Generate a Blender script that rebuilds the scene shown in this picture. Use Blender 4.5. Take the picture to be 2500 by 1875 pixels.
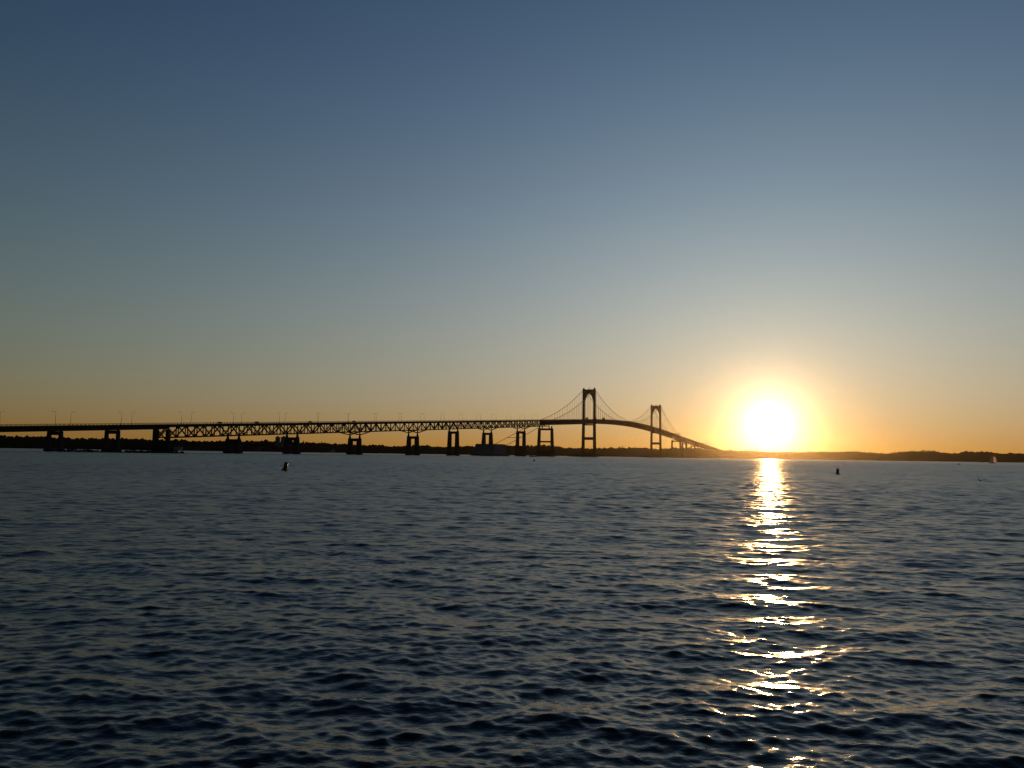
import bpy, bmesh, math, random
import numpy as np
from mathutils import Vector, Matrix, Quaternion

random.seed(7)
RNG = np.random.default_rng(11)
R = math.radians
for o in list(bpy.data.objects):
    bpy.data.objects.remove(o, do_unlink=True)
SC = bpy.context.scene
COL = SC.collection

# ------------------------------------------------------------------ camera
CAM_H = 2.3
cam_d = bpy.data.cameras.new('camera')
cam_d.sensor_width = 36.0
cam_d.lens = 29.03
cam_d.clip_start = 0.1
cam_d.clip_end = 30000
cam = bpy.data.objects.new('camera', cam_d)
COL.objects.link(cam)
cam.location = (0, 0, CAM_H)
cam.rotation_euler = (Matrix.Rotation(R(90 + 4.873), 3, 'X') @ Matrix.Rotation(R(0.844), 3, 'Z')).to_euler()
SC.camera = cam

# ------------------------------------------------------------------ sky, sun, exposure
SUN_AZ, SUN_EL = 17.35, 2.15          # degrees right of the view axis, degrees up
sun_dir = Vector((math.sin(R(SUN_AZ)) * math.cos(R(SUN_EL)), math.cos(R(SUN_AZ)) * math.cos(R(SUN_EL)), math.sin(R(SUN_EL))))
world = bpy.data.worlds.new('World')
SC.world = world
world.use_nodes = True
wn, wl = world.node_tree.nodes, world.node_tree.links
wn.clear()
sky = wn.new('ShaderNodeTexSky')
sky.sky_type = 'NISHITA'
sky.sun_disc = False
sky.sun_elevation = R(SUN_EL)
sky.sun_rotation = R(SUN_AZ)
sky.altitude = 0
sky.air_density = 1.0
sky.dust_density = 0.2
sky.ozone_density = 4.0
bg = wn.new('ShaderNodeBackground')
bg.inputs['Strength'].default_value = 0.05
wl.new(sky.outputs[0], bg.inputs['Color'])
# the sun's own aureole: forward-scattered light that falls off with the angle from the sun
tc = wn.new('ShaderNodeTexCoord')
dot = wn.new('ShaderNodeVectorMath'); dot.operation = 'DOT_PRODUCT'
nrm = wn.new('ShaderNodeVectorMath'); nrm.operation = 'NORMALIZE'
wl.new(tc.outputs['Generated'], nrm.inputs[0])
wl.new(nrm.outputs[0], dot.inputs[0]); dot.inputs[1].default_value = sun_dir
def wmath(op, a, b=None):
    n = wn.new('ShaderNodeMath'); n.operation = op
    for i, v in enumerate((a, b)):
        if v is None: continue
        if isinstance(v, (int, float)): n.inputs[i].default_value = v
        else: wl.new(v, n.inputs[i])
    return n.outputs[0]
ang = wmath('ARCCOSINE', wmath('MINIMUM', dot.outputs['Value'], 0.9999999))
sep = wn.new('ShaderNodeSeparateXYZ'); wl.new(nrm.outputs[0], sep.inputs[0])
elev = wmath('MAXIMUM', wmath('ARCSINE', sep.outputs['Z']), 0.0)
def falloff(v, deg): return wmath('EXPONENT', wmath('MULTIPLY', v, -1.0 / R(deg)))
def glow(fac, strength, color):
    b = wn.new('ShaderNodeBackground'); b.inputs['Color'].default_value = (*color, 1)
    wl.new(wmath('MULTIPLY', fac, strength), b.inputs['Strength'])
    return b.outputs[0]
def add_sh(a, b):
    n = wn.new('ShaderNodeAddShader'); wl.new(a, n.inputs[0]); wl.new(b, n.inputs[1]); return n.outputs[0]
low = falloff(elev, 5.0)                               # thick air near the horizon: orange, and it takes the blue away
high = wmath('SUBTRACT', 1.0, low)
mid = wmath('SUBTRACT', falloff(elev, 10.0), low)      # pale belt above it
K = 2.378                                              # glow colours were measured at exposure 0
tot = add_sh(bg.outputs[0], glow(falloff(ang, 1.05), 4.0 * K, (1.0, 0.90, 0.66)))
tot = add_sh(tot, glow(wmath('MULTIPLY', falloff(ang, 60), low), 0.62 * K, (0.90, 0.37, 0.02)))
tot = add_sh(tot, glow(wmath('MULTIPLY', falloff(ang, 25), mid), 1.25 * K, (1.0, 0.22, 0.04)))
tot = add_sh(tot, glow(wmath('MULTIPLY', falloff(ang, 60), mid), 0.885 * K, (0.24, 0.87, 0.15)))
tot = add_sh(tot, glow(wmath('MULTIPLY', falloff(ang, 15), high), 0.27 * K, (0.54, 0.94, 0.24)))
tot = add_sh(tot, glow(wmath('MULTIPLY', falloff(ang, 7.5), low), 0.42 * K, (1.0, 0.52, 0.08)))
zen = wmath('MULTIPLY', wmath('SUBTRACT', 1.0, falloff(elev, 9.0)), falloff(elev, 32.0))      # the sky darkens towards the zenith
tot = add_sh(tot, glow(wmath('MULTIPLY', falloff(ang, 37), zen), 0.82 * K, (0.085, 0.245, 0.97)))
wo = wn.new('ShaderNodeOutputWorld')
wl.new(tot, wo.inputs['Surface'])

sun_l = bpy.data.lights.new('sun', 'SUN')
sun_l.energy = 5.0
sun_l.angle = R(0.53)
sun_l.color = (1.0, 0.52, 0.17)
sun_o = bpy.data.objects.new('sun', sun_l)
COL.objects.link(sun_o)
sun_o.rotation_euler = sun_dir.to_track_quat('Z', 'Y').to_euler()
sun_o.location = (300, 900, 400)

SC.view_settings.view_transform = 'Standard'
SC.view_settings.look = 'None'
SC.view_settings.exposure = -1.25
SC.view_settings.gamma = 1.0
SC.view_settings.use_curve_mapping = False
SC.render.engine = 'CYCLES'
SC.cycles.use_denoising = True
SC.cycles.denoising_input_passes = 'RGB'
SC.cycles.use_adaptive_sampling = False
SC.cycles.max_bounces = 6
SC.cycles.volume_bounces = 0
SC.cycles.sample_clamp_indirect = 6.0
SC.cycles.caustics_reflective = False
SC.cycles.caustics_refractive = False

# ------------------------------------------------------------------ materials
def mat(name, color, rough=0.8, var=0.25, scale=0.5, metallic=0.0, bump=0.0, coord='Object', spec=0.4):
    m = bpy.data.materials.new(name); m.use_nodes = True
    n, l = m.node_tree.nodes, m.node_tree.links
    b = n['Principled BSDF']
    b.inputs['Roughness'].default_value = rough
    b.inputs['Metallic'].default_value = metallic
    b.inputs['Specular IOR Level'].default_value = spec
    t = n.new('ShaderNodeTexCoord')
    nz = n.new('ShaderNodeTexNoise'); nz.inputs['Scale'].default_value = scale; nz.inputs['Detail'].default_value = 5
    l.new(t.outputs[coord], nz.inputs['Vector'])
    rp = n.new('ShaderNodeValToRGB')
    rp.color_ramp.elements[0].position = 0.3; rp.color_ramp.elements[1].position = 0.72
    rp.color_ramp.elements[0].color = (*[c * (1 - var) for c in color], 1)
    rp.color_ramp.elements[1].color = (*[min(1, c * (1 + var)) for c in color], 1)
    l.new(nz.outputs['Fac'], rp.inputs['Fac']); l.new(rp.outputs['Color'], b.inputs['Base Color'])
    if bump:
        bp = n.new('ShaderNodeBump'); bp.inputs['Strength'].default_value = bump
        l.new(nz.outputs['Fac'], bp.inputs['Height']); l.new(bp.outputs['Normal'], b.inputs['Normal'])
    return m

M = dict(
    steel=mat('painted_green_steel', (0.055, 0.062, 0.054), 0.6, 0.3, 0.15, spec=0.0),
    tower=mat('tower_steel', (0.085, 0.085, 0.08), 0.6, 0.2, 0.08, spec=0.0),
    cable=mat('cable_steel', (0.12, 0.12, 0.11), 0.6, 0.2, 0.3),
    concrete=mat('weathered_concrete', (0.10, 0.095, 0.09), 0.9, 0.3, 0.12, bump=0.1, spec=0.0),
    anchor=mat('pale_concrete', (0.24, 0.23, 0.235), 0.9, 0.2, 0.12, bump=0.1, spec=0.0),
    wet=mat('wet_concrete', (0.06, 0.06, 0.055), 0.7, 0.35, 0.3, spec=0.0),
    asphalt=mat('asphalt', (0.05, 0.05, 0.05), 0.9, 0.2, 0.5, spec=0.0),
    lamp=mat('galvanised_lamp_metal', (0.22, 0.22, 0.22), 0.5, 0.15, 0.8, 0.6),
    leaf=mat('woodland_leaves', (0.024, 0.027, 0.015), 1.0, 0.5, 0.02, spec=0.0),
    land=mat('shore_scrub', (0.032, 0.034, 0.020), 1.0, 0.4, 0.02, spec=0.0),
    rock=mat('dark_rock', (0.07, 0.065, 0.06), 0.9, 0.4, 0.4, bump=0.3, spec=0.0),
    white=mat('white_gelcoat', (0.75, 0.75, 0.73), 0.35, 0.05, 1.0),
    glass=mat('dark_glass', (0.02, 0.025, 0.03), 0.1, 0.1, 1.0),
    buoy=mat('green_buoy_paint', (0.07, 0.10, 0.08), 0.45, 0.45, 3.0),
    buoyred=mat('red_buoy_paint', (0.60, 0.36, 0.26), 0.5, 0.35, 3.0),
    fouling=mat('marine_fouling', (0.025, 0.025, 0.02), 0.8, 0.5, 6.0),
    black=mat('black_rubber', (0.02, 0.02, 0.02), 0.6, 0.2, 2.0),
    wall=mat('grey_building_wall', (0.30, 0.29, 0.30), 0.9, 0.15, 0.1, spec=0.0),
    palewall=mat('pale_clapboard', (0.55, 0.53, 0.5), 0.9, 0.12, 0.2, spec=0.0),
    roof=mat('grey_shingle_roof', (0.10, 0.095, 0.09), 0.9, 0.25, 0.4, spec=0.0),
    carpaint=mat('dark_car_paint', (0.05, 0.055, 0.07), 0.3, 0.1, 0.5),
    truckbox=mat('truck_box_paint', (0.35, 0.35, 0.35), 0.5, 0.1, 0.5),
    gullgrey=mat('grey_feather', (0.06, 0.06, 0.06), 0.9, 0.4, 8.0),
)

def cloth(name, color):
    m = bpy.data.materials.new(name); m.use_nodes = True
    n, l = m.node_tree.nodes, m.node_tree.links; n.remove(n['Principled BSDF'])
    d = n.new('ShaderNodeBsdfDiffuse'); t = n.new('ShaderNodeBsdfTranslucent'); x = n.new('ShaderNodeMixShader')
    nz = n.new('ShaderNodeTexNoise'); nz.inputs['Scale'].default_value = 1.5
    r = n.new('ShaderNodeValToRGB'); r.color_ramp.elements[0].color = (*[c * .85 for c in color], 1); r.color_ramp.elements[1].color = (*color, 1)
    l.new(nz.outputs['Fac'], r.inputs['Fac']); l.new(r.outputs[0], d.inputs[0]); l.new(r.outputs[0], t.inputs[0])
    x.inputs[0].default_value = .5; l.new(d.outputs[0], x.inputs[1]); l.new(t.outputs[0], x.inputs[2]); l.new(x.outputs[0], n['Material Output'].inputs[0])
    return m
M['sail'] = cloth('white_sailcloth', (.8, .76, .7)); M['redsail'] = cloth('red_sailcloth', (.6, .05, .03)); M['mainsail'] = cloth('dusky_sailcloth', (.22, .15, .2))
def water_material():
    m = bpy.data.materials.new('bay_water'); m.use_nodes = True
    n, l = m.node_tree.nodes, m.node_tree.links
    b = n['Principled BSDF']
    b.inputs['Base Color'].default_value = (0.003, 0.0055, 0.006, 1)
    b.inputs['IOR'].default_value = 1.333
    def math_(op, x, y):
        q = n.new('ShaderNodeMath'); q.operation = op
        for i, v in enumerate((x, y)):
            if isinstance(v, (int, float)): q.inputs[i].default_value = v
            else: l.new(v, q.inputs[i])
        return q.outputs[0]
    at = n.new('ShaderNodeAttribute'); at.attribute_name = 'ripple'     # slope of the ripples the mesh is too coarse for
    rest = math_('MAXIMUM', math_('SUBTRACT', at.outputs['Fac'], 0.045), 0.0)
    rg = math_('POWER', math_('ADD', math_('MULTIPLY', rest, 0.75), 0.0012), 0.5)
    l.new(rg, b.inputs['Roughness'])
    t = n.new('ShaderNodeTexCoord')
    def noise(scale, detail, sy):
        mp = n.new('ShaderNodeMapping'); mp.inputs['Scale'].default_value = (1.0, sy, 1.0)
        l.new(t.outputs['Object'], mp.inputs['Vector'])
        nz = n.new('ShaderNodeTexNoise'); nz.inputs['Scale'].default_value = scale; nz.inputs['Detail'].default_value = detail; nz.inputs['Roughness'].default_value = 0.5
        l.new(mp.outputs[0], nz.inputs['Vector']); return nz.outputs['Fac']
    b1 = n.new('ShaderNodeBump'); b1.inputs['Distance'].default_value = 0.0075
    l.new(noise(11.0, 3, 1.4), b1.inputs['Height'])
    b2 = n.new('ShaderNodeBump')
    l.new(math_('MULTIPLY', rest, 1.2), b2.inputs['Distance'])
    l.new(noise(1.3, 3, 1.8), b2.inputs['Height'])
    l.new(b1.outputs['Normal'], b2.inputs['Normal'])
    l.new(b2.outputs['Normal'], b.inputs['Normal'])
    return m
M['water'] = water_material()

# ------------------------------------------------------------------ helpers
def tag(o, label=None, cat=None, group=None, kind=None):
    if label: o['label'] = label
    if cat: o['category'] = cat
    if group: o['group'] = group
    if kind: o['kind'] = kind
    return o

def empty(name, loc=(0, 0, 0), rz=0.0, parent=None):
    o = bpy.data.objects.new(name, None); COL.objects.link(o)
    o.parent = parent; o.location = loc; o.rotation_euler = (0, 0, rz); o.empty_display_size = 1
    return o

def mesh_obj(name, verts, faces, m, parent=None, smooth=False, loc=(0, 0, 0)):
    me = bpy.data.meshes.new(name)
    me.from_pydata([tuple(v) for v in verts], [], faces)
    if m: me.materials.append(m)
    if smooth:
        me.polygons.foreach_set('use_smooth', [True] * len(me.polygons))
    me.update()
    o = bpy.data.objects.new(name, me); COL.objects.link(o); o.parent = parent; o.location = loc
    return o

def big_mesh(name, V, Q, m, parent=None, smooth=True):
    """numpy verts (n,3) and faces (k,3|4)."""
    me = bpy.data.meshes.new(name)
    k, c = Q.shape
    me.vertices.add(len(V)); me.vertices.foreach_set('co', np.ascontiguousarray(V, dtype=np.float32).ravel())
    me.loops.add(k * c); me.loops.foreach_set('vertex_index', np.ascontiguousarray(Q, dtype=np.int32).ravel())
    me.polygons.add(k); me.polygons.foreach_set('loop_start', np.arange(0, k * c, c, dtype=np.int32))
    me.polygons.foreach_set('loop_total', np.full(k, c, dtype=np.int32))
    me.polygons.foreach_set('use_smooth', np.full(k, smooth))
    me.materials.append(m); me.update(calc_edges=True); me.validate()
    o = bpy.data.objects.new(name, me); COL.objects.link(o); o.parent = parent
    return o

CUBE_F = [(0, 3, 2, 1), (4, 5, 6, 7), (0, 1, 5, 4), (1, 2, 6, 5), (2, 3, 7, 6), (3, 0, 4, 7)]
class MB:
    def __init__(s): s.v, s.f = [], []
    def raw(s, v, f):
        b = len(s.v); s.v += [tuple(p) for p in v]; s.f += [tuple(i + b for i in q) for q in f]; return s
    def box(s, x0, x1, y0, y1, z0, z1):
        return s.raw([(x0, y0, z0), (x1, y0, z0), (x1, y1, z0), (x0, y1, z0), (x0, y0, z1), (x1, y0, z1), (x1, y1, z1), (x0, y1, z1)], CUBE_F)
    def frust(s, cx, cy, z0, z1, hx0, hy0, hx1, hy1, cx1=None, cy1=None):
        cx1 = cx if cx1 is None else cx1; cy1 = cy if cy1 is None else cy1
        return s.raw([(cx - hx0, cy - hy0, z0), (cx + hx0, cy - hy0, z0), (cx + hx0, cy + hy0, z0), (cx - hx0, cy + hy0, z0),
                      (cx1 - hx1, cy1 - hy1, z1), (cx1 + hx1, cy1 - hy1, z1), (cx1 + hx1, cy1 + hy1, z1), (cx1 - hx1, cy1 + hy1, z1)], CUBE_F)
    def bar(s, a, b, w, h=None):
        h = h or w
        a, b = Vector(a), Vector(b); d = (b - a).normalized()
        up = Vector((0, 0, 1)) if abs(d.z) < 0.95 else Vector((1, 0, 0))
        x = d.cross(up).normalized() * (w / 2); y = x.cross(d).normalized() * (h / 2)
        P = [a - x - y, a + x - y, a + x + y, a - x + y, b - x - y, b + x - y, b + x + y, b - x + y]
        return s.raw(P, CUBE_F)
    def tube(s, pts, rad, n=8, cap=True):
        pts = [Vector(p) for p in pts]; rr = rad if isinstance(rad, (list, tuple)) else [rad] * len(pts)
        b = len(s.v)
        for i, p in enumerate(pts):
            d = (pts[min(i + 1, len(pts) - 1)] - pts[max(i - 1, 0)]).normalized()
            up = Vector((0, 0, 1)) if abs(d.z) < 0.95 else Vector((1, 0, 0))
            x = d.cross(up).normalized(); y = x.cross(d).normalized()
            for k in range(n):
                a = 2 * math.pi * k / n
                s.v.append(tuple(p + (x * math.cos(a) + y * math.sin(a)) * rr[i]))
        for i in range(len(pts) - 1):
            for k in range(n):
                k2 = (k + 1) % n
                s.f.append((b + i * n + k, b + i * n + k2, b + (i + 1) * n + k2, b + (i + 1) * n + k))
        if cap:
            s.f.append(tuple(b + k for k in range(n - 1, -1, -1)))
            s.f.append(tuple(b + (len(pts) - 1) * n + k for k in range(n)))
        return s
    def lathe(s, prof, n=16, c=(0, 0, 0)):
        b = len(s.v)
        for r, z in prof:
            for k in range(n):
                a = 2 * math.pi * k / n
                s.v.append((c[0] + r * math.cos(a), c[1] + r * math.sin(a), c[2] + z))
        for i in range(len(prof) - 1):
            for k in range(n):
                k2 = (k + 1) % n
                s.f.append((b + i * n + k, b + i * n + k2, b + (i + 1) * n + k2, b + (i + 1) * n + k))
        s.f.append(tuple(b + k for k in range(n - 1, -1, -1)))
        s.f.append(tuple(b + (len(prof) - 1) * n + k for k in range(n)))
        return s
    def loft(s, rings, closed=True):
        b = len(s.v); n = len(rings[0])
        for r in rings: s.v += [tuple(p) for p in r]
        for i in range(len(rings) - 1):
            for k in range(n if closed else n - 1):
                k2 = (k + 1) % n
                s.f.append((b + i * n + k, b + i * n + k2, b + (i + 1) * n + k2, b + (i + 1) * n + k))
        if closed:
            s.f.append(tuple(b + k for k in range(n - 1, -1, -1)))
            s.f.append(tuple(b + (len(rings) - 1) * n + k for k in range(n)))
        return s
    def build(s, name, m, parent=None, smooth=False, loc=(0, 0, 0)):
        return mesh_obj(name, s.v, s.f, m, parent, smooth, loc)

def copy_tree(o, parent=None):
    c = o.copy(); COL.objects.link(c); c.parent = parent
    for ch in list(o.children): copy_tree(ch, c)
    return c

UNIT = {}
def member(name, a, b, w, h, m, parent):
    """one bar of a shared unit mesh, stretched between two points"""
    if m.name not in UNIT:
        me = bpy.data.meshes.new('bar')
        me.from_pydata([(-.5, -.5, 0), (.5, -.5, 0), (.5, .5, 0), (-.5, .5, 0), (-.5, -.5, 1), (.5, -.5, 1), (.5, .5, 1), (-.5, .5, 1)], [], CUBE_F)
        me.materials.append(m); UNIT[m.name] = me
    a, b = Vector(a), Vector(b); d = b - a
    o = bpy.data.objects.new(name, UNIT[m.name]); COL.objects.link(o); o.parent = parent
    z = d.normalized(); y = Vector((0, 1, 0)); x = y.cross(z).normalized(); y = z.cross(x)
    q = Matrix((x, y, z)).transposed().to_quaternion()
    o.rotation_mode = 'QUATERNION'; o.rotation_quaternion = q
    o.location = a; o.scale = (w, h, d.length)
    return o

ORD = ['first', 'second', 'third', 'fourth', 'fifth', 'sixth', 'seventh', 'eighth', 'ninth', 'tenth', 'eleventh', 'twelfth',
       'thirteenth', 'fourteenth', 'fifteenth', 'sixteenth', 'seventeenth', 'eighteenth', 'nineteenth', 'twentieth']

# ------------------------------------------------------------------ water
def wave_band(lmin, lmax, slope, seed, main_dir, spread, N=256, tiles=9.0):
    rng = np.random.default_rng(seed)
    L = lmax * tiles
    k = 2 * np.pi * np.fft.fftfreq(N, L / N)
    KX, KY = np.meshgrid(k, k, indexing='ij')
    K = np.hypot(KX, KY); K[0, 0] = 1e-9
    lam = 2 * np.pi / K
    lc = math.sqrt(lmin * lmax); w = math.log(lmax / lmin) / 2
    amp = np.exp(-0.5 * (np.log(lam / lc) / (w * 0.75)) ** 2) / K ** 2
    phi = np.arctan2(KY, KX) - main_dir
    D = np.abs(np.cos(phi)) ** spread + 0.05
    H = amp * D * (rng.normal(size=(N, N)) + 1j * rng.normal(size=(N, N)))
    H[0, 0] = 0
    h = np.fft.ifft2(H).real
    sx = np.fft.ifft2(1j * KX * H).real; sy = np.fft.ifft2(1j * KY * H).real
    dx = np.fft.ifft2(-1j * KX / K * H).real; dy = np.fft.ifft2(-1j * KY / K * H).real
    g = slope / math.sqrt((sx ** 2 + sy ** 2).mean())
    return L, lc, h * g, dx * g, dy * g

def bilin(F, u, v):
    N = F.shape[0]
    iu = np.floor(u).astype(np.int64); iv = np.floor(v).astype(np.int64)
    fu = u - iu; fv = v - iv
    i0 = iu % N; i1 = (iu + 1) % N; j0 = iv % N; j1 = (iv + 1) % N
    return (F[i0, j0] * (1 - fu) * (1 - fv) + F[i1, j0] * fu * (1 - fv) + F[i0, j1] * (1 - fu) * fv + F[i1, j1] * fu * fv)

WAVES = [  # shortest and longest wavelength, rms slope, direction spread
    (0.03, 0.055, 0.030, 0.5), (0.055, 0.10, 0.058, 0.6), (0.10, 0.18, 0.086, 0.7), (0.18, 0.33, 0.084, 0.8),
    (0.33, 0.62, 0.060, 1.0), (0.62, 1.2, 0.050, 1.3), (1.2, 2.4, 0.042, 1.6), (2.4, 5.5, 0.020, 2.4)]
def build_water():
    half = R(46)
    apex = -3.0
    def rows_log(r0, r1, k):
        n = int(math.log(r1 / r0) / k); return r0 * np.exp(np.linspace(0, math.log(r1 / r0), n + 1))
    ra = np.concatenate([rows_log(1.6, 5.0, 0.009), rows_log(5.0, 24.0, 0.0036)[1:], rows_log(24.0, 85.0, 0.0036)[1:]])
    rb = np.concatenate([[85.0], np.arange(85.3, 240, 0.30), np.arange(240, 700, 0.75)])
    rc = np.concatenate([[rb[-1]], rows_log(rb[-1] + 4, 4600.0, 0.03)])
    secs = [(ra, 800), (rb, 400), (rc, 200)]
    bands = [wave_band(a, b, s, 40 + i, R(84 + 9 * math.sin(i * 2.3)), sp) for i, (a, b, s, sp) in enumerate(WAVES)]
    Vs, Qs, Rs, off = [], [], [], 0
    for si, (rr, nc) in enumerate(secs):
        th = np.linspace(-half, half, nc + 1)
        RR, TT = np.meshgrid(rr, th, indexing='ij')
        X = RR * np.sin(TT); Y = RR * np.cos(TT) + apex
        dr = np.gradient(rr)[:, None] * np.ones_like(RR); da = RR * (2 * half / nc)
        ws, lost, kept = [], np.zeros_like(X), np.zeros_like(X) + 1e-9
        for i, (L, lc, h, dx, dy) in enumerate(bands):
            w = np.clip((lc / (2.4 * dr) - 0.6) / 0.8, 0, 1) * np.clip((lc / (0.42 * da) - 0.35) / 0.5, 0, 1)
            w = w * np.clip((1000 - RR) / 350, 0.0, 1)
            ws.append(w); v2 = WAVES[i][2] ** 2
            lost += v2 * (1 - w ** 2); kept += v2 * w ** 2
        # part of the slope of the short waves is carried by the longer ones where the mesh is coarse
        boost = np.minimum(np.sqrt(1 + 0.08 * lost / kept), 2.0)
        Z = np.zeros_like(X); DX = np.zeros_like(X); DY = np.zeros_like(X)
        for i, (L, lc, h, dx, dy) in enumerate(bands):
            w = ws[i] * boost
            if w.max() <= 0: continue
            N = h.shape[0]
            u = (X / L + 0.137 * i) * N; v = (Y / L + 0.251 * i) * N
            # slow gusts: patches of livelier and calmer water
            w = w * (1 + (0.34 if i < 4 else 0.22) * np.sin(X / 17.0 + 0.5 * i + np.sin(Y / 23.0)) * np.sin(Y / 27.0 + 1.1 + 0.3 * i + X / 53.0))
            Z += w * bilin(h, u, v)
            DX += w * bilin(dx, u, v); DY += w * bilin(dy, u, v)
        X = X - 0.95 * DX; Y = Y - 0.95 * DY
        if si + 1 < len(secs):   # last row: odd points lie between their neighbours so the seam closes
            for A in (X, Y, Z):
                A[-1, 1:-1:2] = 0.5 * (A[-1, 0:-2:2] + A[-1, 2::2])
            last = (X[-1, ::2].copy(), Y[-1, ::2].copy(), Z[-1, ::2].copy())
        if si > 0:
            X[0], Y[0], Z[0] = prev
        if si + 1 < len(secs): prev = last
        nr = len(rr)
        Vs.append(np.stack([X, Y, Z], -1).reshape(-1, 3)); Rs.append(lost.ravel())
        idx = np.arange(nr * (nc + 1)).reshape(nr, nc + 1) + off
        Qs.append(np.stack([idx[:-1, :-1], idx[:-1, 1:], idx[1:, 1:], idx[1:, :-1]], -1).reshape(-1, 4)[:, ::-1])
        off += nr * (nc + 1)
    o = big_mesh('water', np.concatenate(Vs), np.concatenate(Qs), M['water'])
    # ripples too small for the mesh at that place show as roughness of the surface
    at = o.data.attributes.new('ripple', 'FLOAT', 'POINT')
    at.data.foreach_set('value', np.sqrt(np.concatenate(Rs)).astype(np.float32))
    return tag(o, 'rippled dark bay water running out to the far shore', None, None, 'structure')
build_water()

# ------------------------------------------------------------------ far shore: land and woodland
# pixel column in the 2500-wide photo -> (height of the tree line above the horizon in pixels); shore distance grows to the west
TOPS = [(-400, 27), (0, 28.4), (80, 28.6), (180, 26), (330, 27), (460, 25), (500, 23.4), (650, 26), (720, 25), (770, 22.6), (830, 21.6), (900, 18),
        (935, 21), (960, 17), (1000, 19.4), (1040, 20), (1060, 18), (1140, 19.5), (1240, 23.7), (1300, 24), (1330, 26), (1360, 22), (1400, 19.5),
        (1440, 19), (1480, 21), (1530, 22), (1580, 22), (1610, 19), (1650, 24), (1700, 24), (1755, 20), (1775, 20), (1800, 18), (1830, 20), (1870, 16.5),
        (1950, 18), (2000, 19), (2075, 21), (2100, 21), (2160, 17), (2175, 17), (2190, 22.5), (2280, 25), (2300, 20.3), (2340, 20.5), (2350, 24), (2400, 26),
        (2440, 22), (2500, 22.6), (3000, 24)]
FPX = 2015.8
def shore_dist(tx):      # tx = x / y, ground distance along y of the water's edge
    return float(np.interp(tx, [-1.3, -0.62, -0.35, -0.1, 0.08, 0.2, 0.33, 0.62, 1.3], [1350, 1600, 1750, 2050, 2420, 2600, 2650, 2750, 2500]))
def top_height(tx):
    return float(np.interp(tx * FPX + 1250, [a for a, b in TOPS], [b for a, b in TOPS])) / FPX
def build_land():
    txs = np.linspace(-1.25, 1.25, 420)
    deps = np.array([-30, -6, 0, 2, 14, 34, 70, 115, 165, 260, 420, 700, 1200])
    hgt = np.array([-4, -1.2, 0.1, 1.2, .12, .30, .52, .72, .84, .84, .7, .6, .3])     # from the fifth on: share of the tree line's height
    V = []
    for i, tx in enumerate(txs):
        d0 = shore_dist(tx) + 14 * math.sin(tx * 37) + 7 * math.sin(tx * 91 + 1)
        for j, (d, hh) in enumerate(zip(deps, hgt)):
            y = d0 + d
            H = top_height(tx) * (d0 + 165) + CAM_H
            z = hh if j < 4 else hh * H * (1 + .03 * math.sin(tx * 140 + d * .05))
            V.append((tx * y, y, z))
    n = len(deps); V = np.array(V)
    idx = np.arange(len(txs) * n).reshape(len(txs), n)
    Q = np.stack([idx[:-1, :-1], idx[1:, :-1], idx[1:, 1:], idx[:-1, 1:]], -1).reshape(-1, 4)
    o = big_mesh('land', V, Q, M['land'])
    tag(o, 'low dark wooded shore on the far side of the bay', None, None, 'structure')
build_land()

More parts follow.
